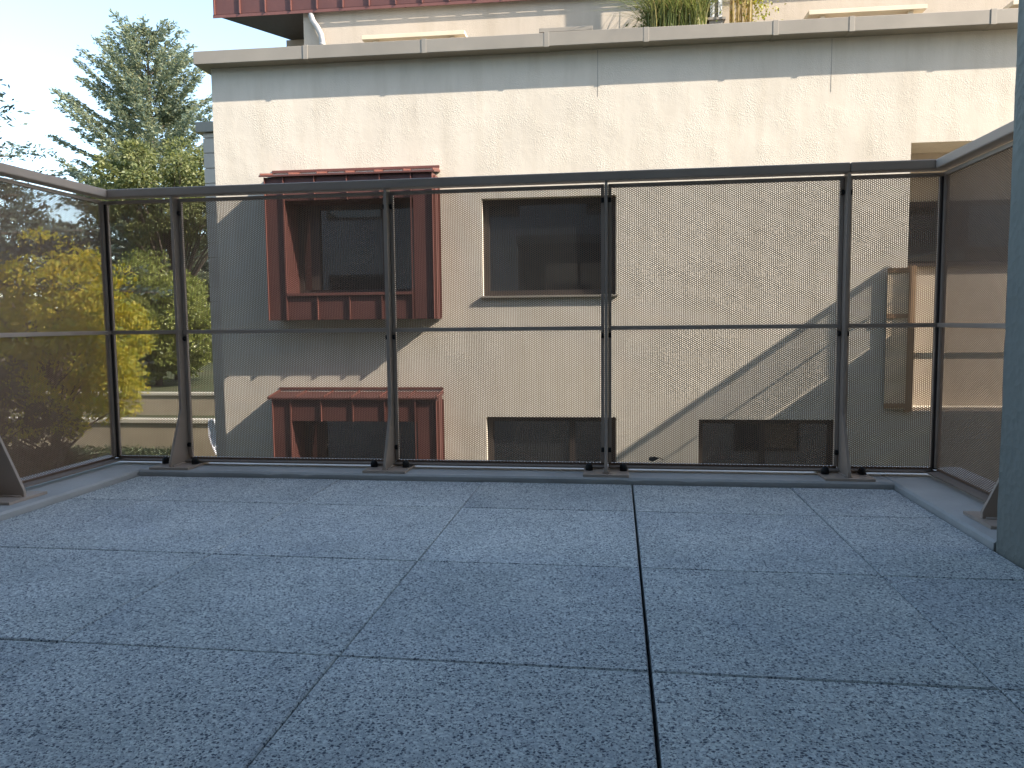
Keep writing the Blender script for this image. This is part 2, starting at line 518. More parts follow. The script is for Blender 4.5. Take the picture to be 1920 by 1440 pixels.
# visible wall end: finely subdivided outer edge so that the stucco arris is not razor sharp
pe = MB()
nz = 110
rr = random.Random(3)
rows = []
for k in range(nz + 1):
    z = -0.045 + (9.04) * (k / nz) ** 1.6
    j = [rr.uniform(-1, 1) for _ in range(4)]
    rows.append([(0.868 + .0008*j[0], -1.19, z), (0.868 + .0008*j[0], 1.861 + .001*j[1], z), (0.8725 + .0012*j[2], 1.8705 + .0012*j[3], z), (0.881, 1.873 + .001*j[1], z), (1.30, 1.873, z)])
v = [p for r in rows for p in r]
f = []
for k in range(nz):
    for q in range(4):
        f.append((k*5+q+1, k*5+q, (k+1)*5+q, (k+1)*5+q+1))
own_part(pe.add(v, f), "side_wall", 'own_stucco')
own_part(MB().box(1.30, 16, -7, 1.873, GROUND, 9.0), "right_wing", 'own_plain')
own_part(MB().box(0.905, 1.299, -7, 1.84, GROUND, 8.98), "wall_core", 'own_plain')
own_part(MB().box(-18, -2.04, -7, 0.60, GROUND, 2.49), "left_wing", 'own_plain')
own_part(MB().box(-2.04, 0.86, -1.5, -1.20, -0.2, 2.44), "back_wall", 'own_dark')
own_part(MB().box(-18, 0.86, -7, -1.20, 2.50, 6.0), "upper_wall", 'own_plain')
own_part(MB().box(-2.04, 1.18, -7, 2.76, GROUND, -0.31), "lower_wall", 'own_plain')
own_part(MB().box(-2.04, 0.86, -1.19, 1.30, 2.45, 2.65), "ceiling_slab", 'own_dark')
g = MB().box(-1.5, 0.5, -1.196, -1.17, 0.02, 2.2).build("balcony_door", MAT['frame'], own, loc=off)
MB().box(-1.43, -0.54, -1.169, -1.163, 0.10, 2.13).build("pane", MAT['glass'], g)
MB().box(-0.46, 0.43, -1.169, -1.163, 0.10, 2.13).build("pane", MAT['glass'], g)
for (x, z) in ((3.2, -2.6), (3.2, 0.2), (3.2, 3.0), (6.4, 0.2), (6.4, 3.0), (9.6, 0.2), (9.6, 3.0)):
    w = MB().box(x, x + 1.5, 1.876, 1.90, z, z + 1.6).build("window", MAT['frame'], own, loc=off)
    MB().box(x + .07, x + 1.43, 1.901, 1.906, z + .07, z + 1.53).build("pane", MAT['glass'], w)
for (x, z) in ((-7, 0.2), (-11, 0.2), (-7, 3.2), (-3.5, 3.2), (-11, 3.2), (-0.3, 3.2)):
    w = MB().box(x, x + 1.5, 0.603, 0.63, z, z + 1.6).build("window", MAT['frame'], own, loc=off)
    MB().box(x + .07, x + 1.43, 0.631, 0.636, z + .07, z + 1.53).build("pane", MAT['glass'], w)

# ================================================================== OPPOSITE BUILDING
TH = math.atan(0.0235)
UMIN, UMAX = -5.36, 14.0
bld = tag(empty("apartment_building", (0, 10, GROUND), TH),
          "cream stucco apartment building with red metal bay windows and flat roof terrace", "building")
BO = (0, 0, -GROUND)
def bpart(mb, name, mat, parent=None, **k):
    if parent is None:
        return mb.build(name, MAT[mat] if isinstance(mat, str) else mat, bld, loc=BO, **k)
    return mb.build(name, MAT[mat] if isinstance(mat, str) else mat, parent, **k)

def wall_sheet(u0, u1, z0, z1, openings, w=0.0):
    """front sheet with real openings and reveals; openings: (u0,u1,z0,z1,depth)"""
    mb = MB()
    us = sorted({u0, u1, *[o[0] for o in openings], *[o[1] for o in openings]})
    zs = sorted({z0, z1, *[o[2] for o in openings], *[o[3] for o in openings]})
    us = [u for u in us if u0 <= u <= u1]; zs = [z for z in zs if z0 <= z <= z1]
    for a, b in zip(us, us[1:]):
        for c, d in zip(zs, zs[1:]):
            cu, cz = (a + b) / 2, (c + d) / 2
            if any(o[0] < cu < o[1] and o[2] < cz < o[3] for o in openings):
                continue
            mb.quad((a, w, c), (b, w, c), (b, w, d), (a, w, d))
    for a, b, c, d, t in openings:
        if t <= 0: continue
        mb.quad((a, w, c), (a, w, d), (a, w + t, d), (a, w + t, c))
        mb.quad((b, w, c), (b, w + t, c), (b, w + t, d), (b, w, d))
        mb.quad((a, w, d), (b, w, d), (b, w + t, d), (a, w + t, d))
        mb.quad((a, w, c), (a, w + t, c), (b, w + t, c), (b, w, c))
    return mb

BAY_U0, BAY_U1 = -4.52, -2.305
OP_U0, OP_U1 = -4.265, -2.57
W1 = (-1.735, -0.005, 0.873, 2.133, 0.20)
W2 = (-1.712, -0.003, -2.0, -0.721, 0.20)
W3 = (1.054, 2.783, -2.0, -0.745, 0.24)
REC = (3.555, 8.6, -0.63, 2.655, 0.65)
ops = [W1, W2, W3, REC, (OP_U0, OP_U1, 0.93, 2.12, 0.0), (OP_U0, OP_U1, -2.2, -0.745, 0.0)]
wall = wall_sheet(UMIN, UMAX, GROUND, 3.95, ops)
wall.quad((UMIN, 4, GROUND), (UMIN, 0, GROUND), (UMIN, 0, 3.95), (UMIN, 4, 3.95))
wall.quad((UMAX, 0, GROUND), (UMAX, 4, GROUND), (UMAX, 4, 3.95), (UMAX, 0, 3.95))
wall.quad((UMAX, 4, GROUND), (UMIN, 4, GROUND), (UMIN, 4, 3.95), (UMAX, 4, 3.95))
wall_o = bpart(wall, "wall", 'stucco')
# fine vertical render joints below the coping
for u in (-0.235, 2.60):
    bpart(MB().box(u - .003, u + .003, -.002, 0.01, 3.36 if u < 0 else 3.30, 3.93), "render_joint", 'coping_joint', wall_o)

# recess (loggia) on the right of the facade
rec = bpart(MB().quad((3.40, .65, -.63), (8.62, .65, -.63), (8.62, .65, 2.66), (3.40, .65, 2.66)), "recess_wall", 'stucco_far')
wf = bpart(MB().box(3.58, 7.6, .60, .648, 1.20, 2.03), "window", 'frame')
bpart(MB().box(3.64, 5.55, .592, .599, 1.26, 1.96), "pane", 'glass', wf)
bpart(MB().box(5.62, 7.53, .592, .599, 1.26, 1.96), "pane", 'glass', wf)
bpart(MB().box(3.56, 8.59, .02, .10, .02, .10), "ledge_rail", 'cream')

def window(o, w, fr, mull=(), name="window", sill=None):
    """frame as a part, panes and sill as sub-parts"""
    u0, u1, z0, z1 = o
    mb = MB()
    mb.box(u0, u1, w, w + .06, z1 - fr, z1)
    mb.box(u0, u1, w, w + .06, z0, z0 + fr)
    mb.box(u0, u0 + fr, w, w + .06, z0 + fr, z1 - fr)
    mb.box(u1 - fr, u1, w, w + .06, z0 + fr, z1 - fr)
    for a, b in mull:
        mb.box(a, b, w + .003, w + .06, z0 + fr, z1 - fr)
    f = bpart(mb, name, 'frame', bevel=.004)
    cuts = [u0 + fr] + [c for ab in mull for c in ab] + [u1 - fr]
    for a, b in zip(cuts[::2], cuts[1::2]):
        bpart(MB().box(a, b, w + .030, w + .036, z0 + fr, z1 - fr), "pane", 'glass', f)
    if sill:
        bpart(MB().box(*sill), "sill", 'coping', f, bevel=.004)
    return f
window(W1[:4], .14, .075, [], sill=(-1.76, 0.02, -.055, .138, .845, .872))
window(W2[:4], .14, .075, [(-0.62, -0.54)])
window(W3[:4], .18, .075, [(1.85, 1.92)])

def bay(z_bot, z_op0, z_op1, z_top, z_wall, sub_label):
    """red metal bay: body, cladding panels, standing seams, roof, sill, frame, panes"""
    d = 0.335
    b = MB()
    # side cheeks, soffit, front skin behind the panels
    b.quad((BAY_U0, 0, z_bot), (BAY_U0, -d, z_bot), (BAY_U0, -d, z_top), (BAY_U0, 0, z_top))
    b.quad((BAY_U1, -d, z_bot), (BAY_U1, 0, z_bot), (BAY_U1, 0, z_top), (BAY_U1, -d, z_top))
    b.quad((BAY_U0, 0, z_bot), (BAY_U1, 0, z_bot), (BAY_U1, -d, z_bot), (BAY_U0, -d, z_bot))
    for a0, a1, c0, c1 in ((BAY_U0, OP_U0, z_bot, z_top), (OP_U1, BAY_U1, z_bot, z_top),
                           (OP_U0, OP_U1, z_bot, z_op0), (OP_U0, OP_U1, z_op1, z_top)):
        b.quad((a0, -d, c0), (a1, -d, c0), (a1, -d, c1), (a0, -d, c1))
    D = 0.17
    b.quad((OP_U0, -d, z_op0), (OP_U0, -d, z_op1), (OP_U0, D, z_op1), (OP_U0, D, z_op0))
    b.quad((OP_U1, -d, z_op0), (OP_U1, D, z_op0), (OP_U1, D, z_op1), (OP_U1, -d, z_op1))
    b.quad((OP_U0, -d, z_op1), (OP_U1, -d, z_op1), (OP_U1, D, z_op1), (OP_U0, D, z_op1))
    b.quad((OP_U0, -d, z_op0), (OP_U0, D, z_op0), (OP_U1, D, z_op0), (OP_U1, -d, z_op0))
    body = bpart(b, "bay_window", 'red')
    seams = [-4.265, -3.85, -3.42, -2.99, -2.585]
    g = .006
    def panel(a0, a1, c0, c1):
        bpart(MB().box(a0 + g, a1 - g, -d - .005, -d - .0005, c0 + .004, c1 - .004), "cladding_panel", 'red', body)
    def seam(u, c0, c1):
        bpart(MB().box(u - .005, u + .005, -d - .037, -d - .0055, c0, c1), "standing_seam", 'red_seam', body)
    panel(BAY_U0, OP_U0, z_bot, z_top); panel(OP_U1, BAY_U1, z_bot, z_top)
    for a0, a1 in zip(seams, seams[1:]):
        panel(a0, a1, z_bot, z_op0 - .035)
        panel(a0, a1, z_op1, z_top)
        seam(a0, z_bot, z_op0 - .04)
        seam(a0, z_op1, z_top - .004)
    seam(seams[-1], z_bot, z_top - .004)
    seam(seams[0], z_op0, z_op1)
    seam(BAY_U0 + .006, z_bot, z_top - .004); seam(BAY_U1 - .006, z_bot, z_top - .004)
    # cheeks have seams too
    for w in (-.30, -.02):
        bpart(MB().box(BAY_U1 + .0005, BAY_U1 + .025, w - .005, w + .005, z_bot, z_top - .03), "standing_seam", 'red_seam', body)
    bpart(MB().box(OP_U0 + .012, OP_U1 - .012, -d - .040, .17, z_op0 - .033, z_op0 + .004), "sill", 'red_seam', body, bevel=.003)
    # sloping roof sheet with its own seams
    ue0, ue1 = BAY_U0 - .055, BAY_U1 + .03
    r = MB().prism([(-d - .055, z_top), (0.0, z_wall - .02), (0.0, z_wall), (-d - .055, z_top + .022)], ue0, ue1, axis='x')
    roof = bpart(r, "roof", 'red', body)
    for i in range(7):
        u = ue0 + .02 + (ue1 - ue0 - .04) * i / 6
        bpart(MB().prism([(-d - .058, z_top + .023), (-.002, z_wall + .001), (-.002, z_wall + .030), (-d - .058, z_top + .045)], u - .005, u + .005, axis='x'), "roof_seam", 'red_seam', body)
    bpart(MB().box(ue0 + .02, ue1 - .01, -.012, -.001, z_wall + .031, z_wall + .062), "flashing", 'red_seam', body)
    # window set deep in the opening
    fr = MB()
    w = .10
    u0, u1, z0, z1 = OP_U0 + .001, OP_U1 - .001, z_op0 + .005, z_op1 - .001
    fr.box(u0, u1, w, w + .06, z1 - .06, z1); fr.box(u0, u1, w, w + .06, z0, z0 + .055)
    fr.box(u0, u0 + .06, w, w + .06, z0 + .055, z1 - .06); fr.box(u1 - .06, u1, w, w + .06, z0 + .055, z1 - .06)
    m = [(u0 + .17, u0 + .30), (u0 + 1.17, u0 + 1.25)]
    for a, c in m:
        fr.box(a, c, w - .012, w + .06, z0 + .055, z1 - .06)
    bpart(fr, "frame", 'frame', body)
    cuts = [u0 + .06] + [c for ab in m for c in ab] + [u1 - .06]
    for a, c in zip(cuts[::2], cuts[1::2]):
        bpart(MB().box(a, c, w + .028, w + .034, z0 + .055, z1 - .06), "pane", 'glass', body)
    return body
bay(0.585, 0.93, 2.12, 2.425, 2.515, "upper")
bay(-3.0, -2.2, -0.745, -0.45, -0.385, "lower")

# coping: lapped metal lengths with cover strips
joints = [-5.50, -3.97, -2.415, -0.863, 0.358, 1.893, 2.771, 4.354, 6.0, 7.6, 9.2, 10.8, 12.4, 14.05]
cp = random.Random(8)
for a, b in zip(joints, joints[1:]):
    dz = cp.uniform(-.003, .003); dw = cp.uniform(-.003, .003)
    m = MB()
    m.prism([(-.2 + dw, 3.938 + dz), (.30, 3.938 + dz), (.30, 4.09 + dz), (-.2 + dw, 4.105 + dz)], a + .002, b - .002, axis='x')
    o = bpart(m, "coping_panel", 'coping', bevel=.006)
for j in joints[1:-1]:
    o = bpart(MB().prism([(-.2045, 3.933), (.29, 3.9335), (.29, 4.097), (-.2045, 4.1095)], j - .034, j + .028, axis='x'), "joint_cover", 'coping_joint', bevel=.002)
bpart(MB().box(-5.48, UMAX, .305, 4.0, 3.80, 3.92), "roof_terrace", 'concrete')
bpart(MB().box(-5.49, -5.362, .30, 4.0, 3.938, 4.09), "side_coping", 'coping')

# set-back top floor with the red clad box above it
bpart(MB().box(-4.47, 14, 1.07, 3.2, 3.921, 5.02), "upper_wall", 'stucco_far')
bpart(MB().box(-5.14, -4.471, 2.06, 3.2, 3.921, 5.02), "upper_wall", 'stucco_far')
UZ = 5.03
box = bpart(MB().prism([(-5.80, 1.0), (14.0, 1.0), (14.0, 3.2), (-4.4, 3.2), (-5.05, 2.12)], UZ, 7.6), "clad_storey", 'red')
k = 0
bpart(MB().prism([(-5.74, 1.03), (-4.472, 1.03), (-4.472, 2.05), (-5.07, 2.05)], UZ - .012, UZ - .002), "soffit", 'frame', box)  # shade under the box is put into this dark soffit colour
u = -5.77
while u < 14:
    bpart(MB().box(u - .006, u + .006, .966, .9945, UZ - .002, 7.6), "standing_seam", 'red_seam', box)
    if u + .385 < 14:
        bpart(MB().box(u + .007, u + .378, .995, .9995, UZ + .006, 7.59), "cladding_panel", 'red', box)
    u += .385
bpart(MB().box(-5.80, 14, .985, .9945, UZ - .045, UZ - .003), "drip_edge", 'red_seam', box)
for i in range(30):       # ribs of the metal soffit, in its shade-dark colour
    a = -5.2 + i * .45
    bpart(MB().box(a - .015, a + .015, 1.03, 1.069, UZ - .018, UZ - .001), "soffit_rib", 'frame', box)
# bent downpipe
pts = [(-4.33, 1.02, 4.98), (-4.33, 1.02, 4.95), (-4.31, 1.02, 4.88), (-4.24, 1.01, 4.78), (-4.19, 1.01, 4.68), (-4.175, 1.01, 4.58), (-4.175, 1.01, 3.93)]
dp = bpart(MB().tube(pts, .042, 12), "downpipe", 'galv', smooth=True)
bpart(MB().tube([(-4.175, 1.01, 4.52), (-4.175, 1.01, 4.56)], .048, 12), "pipe_collar", 'galv', dp, smooth=True)

def bw(u, w, z=0.0):
    """building coordinates to world"""
    c, s = math.cos(TH), math.sin(TH)
    return (c * u - s * w, 10 + s * u + c * w, z)

# boards that show above the coping: top rails of low benches standing on the terrace
def board(u0, u1, z, label, mat):
    w = .40
    L = u1 - u0
    t = tag(empty("terrace_bench", bw((u0 + u1) / 2, w, 3.921), TH), label, "bench", "low benches behind the coping")
    MB().box(-L/2, L/2, -.02, .34, z - .055 - 3.921, z - 3.921).build("seat_board", MAT[mat], t, bevel=.004)
    for s in (-1, 1):
        MB().box(s * (L/2 - .18) - .03, s * (L/2 - .18) + .03, .02, .30, 0, z - .056 - 3.921).build("leg", MAT[mat], t)
board(-3.40, -1.99, 4.405, "long cream board showing above the coping right of the downpipe", 'cream')
board(-1.00, -.30, 4.375, "short dark board showing above the coping left of the grasses", 'coping')
board(2.42, 3.84, 4.42, "long cream board showing above the coping right of the yellow shrub", 'cream')
board(4.84, 5.9, 4.41, "cream board showing above the coping at the right edge of the picture", 'cream')

# white post on a grey foot
t = tag(empty("terrace_post", bw(1.282, .5, 3.921), TH), "white double-flanged post on a grey base plate above the coping", "post")
MB().box(-.075, -.022, -.06, .06, .485, 2.3).build("flange", MAT['white'], t)
MB().box(.028, .075, -.06, .06, .485, 2.3).build("flange", MAT['white'], t)
MB().box(-.021, .027, -.02, .02, .485, 2.3).build("web", MAT['coping'], t)
MB().box(-.12, .115, -.10, .10, .455, .484).build("base_plate", MAT['coping'], t)
MB().box(-.09, .09, -.08, .08, 0, .454).build("plinth", MAT['coping'], t)

# ------------------------------------------------------------------ vegetation helpers
def leaf_quads(centres, size, aspect=0.5, up_bias=0.3, dirs=None, r=rng, droop=0.0):
    """one small diamond per centre; returns verts, faces"""
    n = len(centres)
    c = np.asarray(centres, float)
    a = r.normal(size=(n, 3)) if dirs is None else np.asarray(dirs, float) + r.normal(size=(n, 3)) * 0.35
    a[:, 2] -= droop
    a /= np.linalg.norm(a, axis=1, keepdims=True) + 1e-9
    nrm = r.normal(size=(n, 3)); nrm[:, 2] += up_bias * 3
    b = np.cross(nrm, a); b /= np.linalg.norm(b, axis=1, keepdims=True) + 1e-9
    s = (size * r.uniform(0.6, 1.35, n))[:, None]
    L, W = a * s, b * s * aspect
    v = np.empty((n, 4, 3))
    v[:, 0] = c - L * .5; v[:, 1] = c + W * .5 + L * .05; v[:, 2] = c + L * .5; v[:, 3] = c - W * .5 + L * .05
    f = np.arange(n * 4).reshape(n, 4)
    return v.reshape(-1, 3), f

def tree_root(name, loc, label, cat, group=None):
    return tag(empty(name, loc), label, cat, group)

def broad_tree(name, label, loc, top, rad, crown_z0, n_clump, per, leaf, mat, seed, cat="tree", group=None, trunk_r=.16, flat=1.0, clump_r=(.45, .9), lean=(0, 0), aspect=.55, droop=.15):
    """tapered trunk, limbs reaching to leaf clumps, gaps between the clumps"""
    r = np.random.default_rng(seed)
    root = tree_root(name, loc, label, cat, group)
    H = top - loc[2]
    c0 = crown_z0 - loc[2]
    cz = (H + c0) / 2; rz = (H - c0) / 2
    cen = []
    while len(cen) < n_clump:
        p = r.uniform(-1, 1, 3)
        q = np.linalg.norm(p)
        if q > 1 or q < .35 and r.random() < .7:
            continue
        wide = 1.0 - .25 * max(0, p[2])
        cen.append((p[0] * rad * wide + lean[0] * (p[2] + 1) / 2, p[1] * rad * wide * flat + lean[1] * (p[2] + 1) / 2, cz + p[2] * rz))
    cen = np.array(cen)
    mb = MB()
    th = min(H * .8, c0 + rz * 1.2)
    tp = [(lean[0] * .5 * k / 5 + r.normal() * .04, lean[1] * .5 * k / 5 + r.normal() * .04, th * k / 5) for k in range(6)]
    mb.tube(tp, [trunk_r * (1 - .75 * k / 5) * (1.25 if k == 0 else 1) for k in range(6)], 9)
    for k in range(0, n_clump, max(1, n_clump // 34)):
        e = cen[k]
        s = Vector(tp[min(4, 1 + int(3.5 * max(0.0, min(1, (e[2] - c0 * .6) / max(.1, H)))))])
        e = Vector(e)
        mid = s.lerp(e, .5) + Vector((r.normal() * .15, r.normal() * .15, .18 * (e - s).length * .5))
        mb.tube([s, mid, e], [trunk_r * .34, trunk_r * .2, trunk_r * .06], 5, cap=False)
    mb.build("trunk", MAT['bark'], root, smooth=True)
    pts, dirs = [], []
    for k in range(n_clump):
        cr = r.uniform(*clump_r)
        n = int(per * r.uniform(.6, 1.3))
        d = r.normal(size=(n, 3)); d /= np.linalg.norm(d, axis=1, keepdims=True)
        q = cr * r.uniform(0.25, 1.0, n)[:, None] ** .6
        pts.append(cen[k] + d * q * (1, 1, .72)); dirs.append(d)
    v, f = leaf_quads(np.concatenate(pts), leaf, aspect, .35, np.concatenate(dirs), r, droop)
    link("crown", mesh_np("crown", v, f, MAT[mat]), root)
    return root

def conifer(name, label, loc, top, rad, mat, seed, z_low=2.0, n_whorl=26, rise=.35, droop_low=-.05, needle=.17, dens=1.0, cat="tree", group=None, lop=None, trunk_r=.3, power=.85):
    """straight trunk, whorls of up-curved branches carrying side twigs of needle sprays"""
    r = np.random.default_rng(seed)
    root = tree_root(name, loc, label, cat, group)
    H = top - loc[2]
    mb = MB()
    mb.tube([(0, 0, 0), (.03, .02, H * .4), (-.02, 0, H * .8), (0, 0, H * .985)], [trunk_r, trunk_r * .7, trunk_r * .28, .03], 8)
    P, D = [], []
    for i in range(n_whorl):
        t = i / (n_whorl - 1)
        z = z_low + (H - .35 - z_low) * (t ** .92)
        nb = int(r.integers(5, 8)) if t < .9 else 5
        base_az = r.uniform(0, 6.28)
        for j in range(nb):
            az = base_az + 6.283 * j / nb + r.normal() * .25
            L = rad * ((1 - t) ** power) * r.uniform(.62, 1.12) + .25
            if lop: L *= lop(az, t, r)
            zz = z + r.uniform(-.3, .3)
            el = (droop_low * (1 - t) + (rise + .40) * t) + r.normal() * .08
            dirv = np.array([math.cos(az), math.sin(az), 0])
            m = max(4, int(L / .22))
            prev = None
            bp = []
            for q in range(m + 1):
                s = q / m
                p = dirv * L * s * math.cos(el) + np.array([0, 0, zz + L * (math.sin(el) * s + rise * .55 * s ** 2.2)])
                bp.append(p)
            mb.tube(bp[::max(1, m // 4)], [max(.012, (.018 if rad < 5.5 else .008) * L * (1 - .85 * k / max(1, len(bp[::max(1, m // 4)]) - 1))) for k in range(len(bp[::max(1, m // 4)]))], 4, cap=False)
            side = np.array([-dirv[1], dirv[0], 0])
            for q in range(1, m + 1):
                s = q / m
                if s < .16: continue
                for sg in (-1, 1, 0):
                    tl = (.12 + .33 * L * (1 - s) * .8 + .12) * r.uniform(.6, 1.2) if sg else .22
                    tl = min(max(tl, .30 + .045 * L), 1.1)
                    td = (dirv * .75 + side * sg * .8 + np.array([0, 0, .12 + r.normal() * .15])) if sg else dirv + np.array([0, 0, .45])
                    td = td / np.linalg.norm(td)
                    nc = max(3, int(tl / .055 * dens))
                    ss = r.uniform(.05, 1, nc)[:, None]
                    pp = bp[q] + td * tl * ss + r.normal(size=(nc, 3)) * .045
                    pp[:, 2] += -.06 * ss[:, 0] + r.normal(size=nc) * .02
                    P.append(pp); D.append(np.tile(td, (nc, 1)))
    mb.build("trunk", MAT['bark'], root, smooth=True)
    v, f = leaf_quads(np.concatenate(P), needle, .38, .2, np.concatenate(D), r)
    link("crown", mesh_np("crown", v, f, MAT[mat]), root)
    return root

# ------------------------------------------------------------------ terrace plants (behind the coping)
def blades(n, u0, u1, hmin, hmax, width, mat, r, spread=.5, curl=.6):
    V, F = [], []
    for i in range(n):
        x = r.uniform(u0, u1); y = r.normal() * .12
        h = r.uniform(hmin, hmax); az = r.uniform(0, 6.28); lean = r.uniform(.05, spread) * h
        wx, wy = -math.sin(az) * width * .5, math.cos(az) * width * .5
        o = len(V)
        for k in range(5):
            s = k / 4
            bx = x + math.cos(az) * lean * s ** 2; by = y + math.sin(az) * lean * s ** 2
            z = h * (s - curl * .35 * s ** 3)
            ww = (1 - s ** 1.5) + .08
            V += [(bx - wx * ww, by - wy * ww, z), (bx + wx * ww, by + wy * ww, z)]
            if k:
                F.append((o + 2*k - 2, o + 2*k - 1, o + 2*k + 1, o + 2*k))
    return mesh_np("blades", np.array(V), np.array(F), mat)
r = np.random.default_rng(21)
t = tag(empty("ornamental_grass", bw(.80, .5, 3.921), TH), "tall green and straw ornamental grass growing above the coping left of the white post", "plant")
MB().box(-.40, .36, -.20, .20, 0, .32).build("planter", MAT['coping'], t, bevel=.01)
link("blades", blades(1700, -.38, .33, .35, 1.10, .010, MAT['grass'], r, 1.3, 1.0), t, loc=(0, 0, .31))
pts = np.concatenate([r.normal(size=(260, 3)) * (.12, .10, .12) + (-.30, 0, .52), r.normal(size=(1100, 3)) * (.21, .1, .22) + (.02, 0, .72)])
v, f = leaf_quads(pts, .06, .45, .3, None, r)
link("leaves", mesh_np("leaves", v, f, MAT['grass']), t)
mb = MB()
mb.tube([(.37, .05, 0), (.38, .05, .5), (.36, .05, 1.0), (.39, .06, 1.6)], [.05, .045, .042, .04], 9)
mb.build("stem", MAT['bark'], t, smooth=True)
t = tag(empty("yellow_shrub", bw(1.70, .5, 3.921), TH), "yellow leafy shrub with straw stems above the coping right of the white post", "plant")
MB().box(-.30, .28, -.18, .18, 0, .32).build("planter", MAT['coping'], t, bevel=.01)
link("stems", blades(80, -.22, .02, .7, 1.15, .014, MAT['straw'], r, .18, .1), t, loc=(0, 0, .39))
pts = np.concatenate([r.normal(size=(420, 3)) * (.13, .10, .17) + (.10, 0, .60), r.normal(size=(240, 3)) * (.08, .08, .14) + (.0, 0, .85)])
v, f = leaf_quads(pts, .042, .6, .3, None, r)
link("leaves", mesh_np("leaves", v, f, MAT['lime']), t)

# ================================================================== timber shutter by the loggia
t = tag(empty("timber_shutter", bw(3.47, -.045, -.63), TH), "orange timber shutter leaf standing at the left edge of the loggia", "shutter")
MB().box(-.16, .085, -.012, .012, .03, 1.16 + .60).build("panel", MAT['wood'], t)
for z in (.05, 1.16, 1.72):
    MB().box(-.17, .085, -.026, -.0125, z, z + .055).build("cross_bar", MAT['wood_bar'], t)
MB().box(.086, .165, -.03, .03, 0, 1.80).build("stile", MAT['wood_bar'], t)

# unseen block and railing added right of the frame to throw the diagonal shadow
t = tag(empty("shadow_caster_block", bw(5.0, -1.0, GROUND), TH), "cream block with a railing, added unseen beyond the right edge to cast the diagonal shadow", "building")
to = (-5.0, 1.0, -GROUND)
def tp_(mb, n, m, p=None):
    return mb.build(n, MAT[m], p or t, loc=to if p is None else None)
tp_(MB().box(5.0, 9.0, -2.6, -.57, GROUND, 1.53), "wall", 'stucco')
hr = tp_(MB().prism([(4.985, -.56), (5.045, -.56), (4.905, -2.6), (4.845, -2.6)][::-1], 2.36, 2.42), "handrail", 'bronze')
tp_(MB().prism([(5.0, -.56), (5.02, -.56), (4.88, -2.6), (4.86, -2.6)][::-1], 1.93, 1.95), "mid_rail", 'bronze')
for w in (-.58, -.76):
    tp_(MB().box(4.99 + (w + .56) * .07, 5.03 + (w + .56) * .07, w - .02, w + .02, 1.53, 2.36), "post", 'bronze')

_cw = .02 * math.sqrt(3) / 2  # added sheet, holes sized to half-shade the opposite wall
V_, F_ = [], []
for i in range(int(2.05 / _cw)):
    for j in range(int(.80 / .02)):
        cy, cz = -.56 - i * _cw, 1.56 + j * .02 + (i % 2) * .01
        b_ = len(V_)
        for rad_ in (.02 / math.sqrt(3), .0079):
            for k in range(6):
                a_ = k * math.pi / 3
                y_ = cy + rad_ * math.cos(a_)
                V_.append((5.012 + (y_ + .56) * .0686, y_, cz + rad_ * math.sin(a_)))
        for k in range(6):
            m_ = (k + 1) % 6
            F_.append((b_ + k, b_ + m_, b_ + 6 + m_, b_ + 6 + k))
link("perforated_sheet", mesh_np("coarse_sheet", np.array(V_), np.array(F_), MAT['bronze_sheet']), t, loc=to)

# ================================================================== side building with horizontal siding (left of the main wall)
t = tag(empty("siding_building", (-7.3, 13.3, GROUND)), "narrow grey brown building of horizontal siding boards behind the left corner of the main wall", "building")
so = (7.3, -13.3, -GROUND)
X_L, X_R, YF = -7.42, -5.9, 13.3
MB().box(X_L + .02, X_R, YF + .02, 14.2, GROUND, 4.0).build("wall", MAT['slat'], t, loc=so)
z = GROUND
while z < 3.95:
    MB().box(X_L, X_R, YF - .012, YF + .019, z + .006, min(z + .262, 3.99)).build("siding_board", MAT['slat'], t, loc=so, bevel=.004)
    z += .268
MB().box(X_L - .10, X_R, YF - .08, 14.25, 4.0, 4.18).build("cap", MAT['coping'], t, loc=so, bevel=.006)

# ================================================================== garden: retaining walls, hedge, banner
t = tag(empty("garden_wall", (-20, 24.95, -2.62)), "upper tan retaining wall with a pale cap below the tall fir", "wall", "retaining walls in the garden")
MB().box(-16, 12, -.13, .13, -.3, .70).build("wall_face", MAT['garden_wall'], t)
MB().box(-16, 12, -.19, .19, .701, .80).build("cap", MAT['wall_cap'], t, bevel=.01)
t = tag(empty("garden_wall", (-20, 21.95, GROUND)), "lower sunlit retaining wall standing behind the clipped hedge", "wall", "retaining walls in the garden")
MB().box(-16, 12, -.13, .13, -.3, 1.12).build("wall_face", MAT['garden_wall'], t)
MB().box(-16, 12, -.20, .20, 1.121, 1.24).build("cap", MAT['wall_cap'], t, bevel=.01)

def hedge(loc, sx, sy, sz, label, seed, n=14000):
    r = np.random.default_rng(seed)
    t = tag(empty("hedge", loc), label, "hedge")
    p = r.uniform(-1, 1, (n, 3))
    k = r.integers(0, 3, n); sgn = np.sign(r.uniform(-1, 1, n))
    for i in range(n):
        p[i, k[i]] = sgn[i] * (1 - abs(r.normal()) * .12)
    p[:, 2] = p[:, 2] * .5 + .5
    p *= (sx, sy, sz)
    p += r.normal(size=(n, 3)) * .04
    v, f = leaf_quads(p, .085, .6, .3, None, r)
    link("foliage", mesh_np("foliage", v, f, MAT['hedge']), t)
    MB().box(-sx * .8, sx * .8, -sy * .7, sy * .7, 0, sz * .85).build("stems", MAT['bark'], t)
hedge((-14.2, 19.6, GROUND), 2.2, .55, .62, "low dark clipped hedge in front of the lower garden wall", 31)

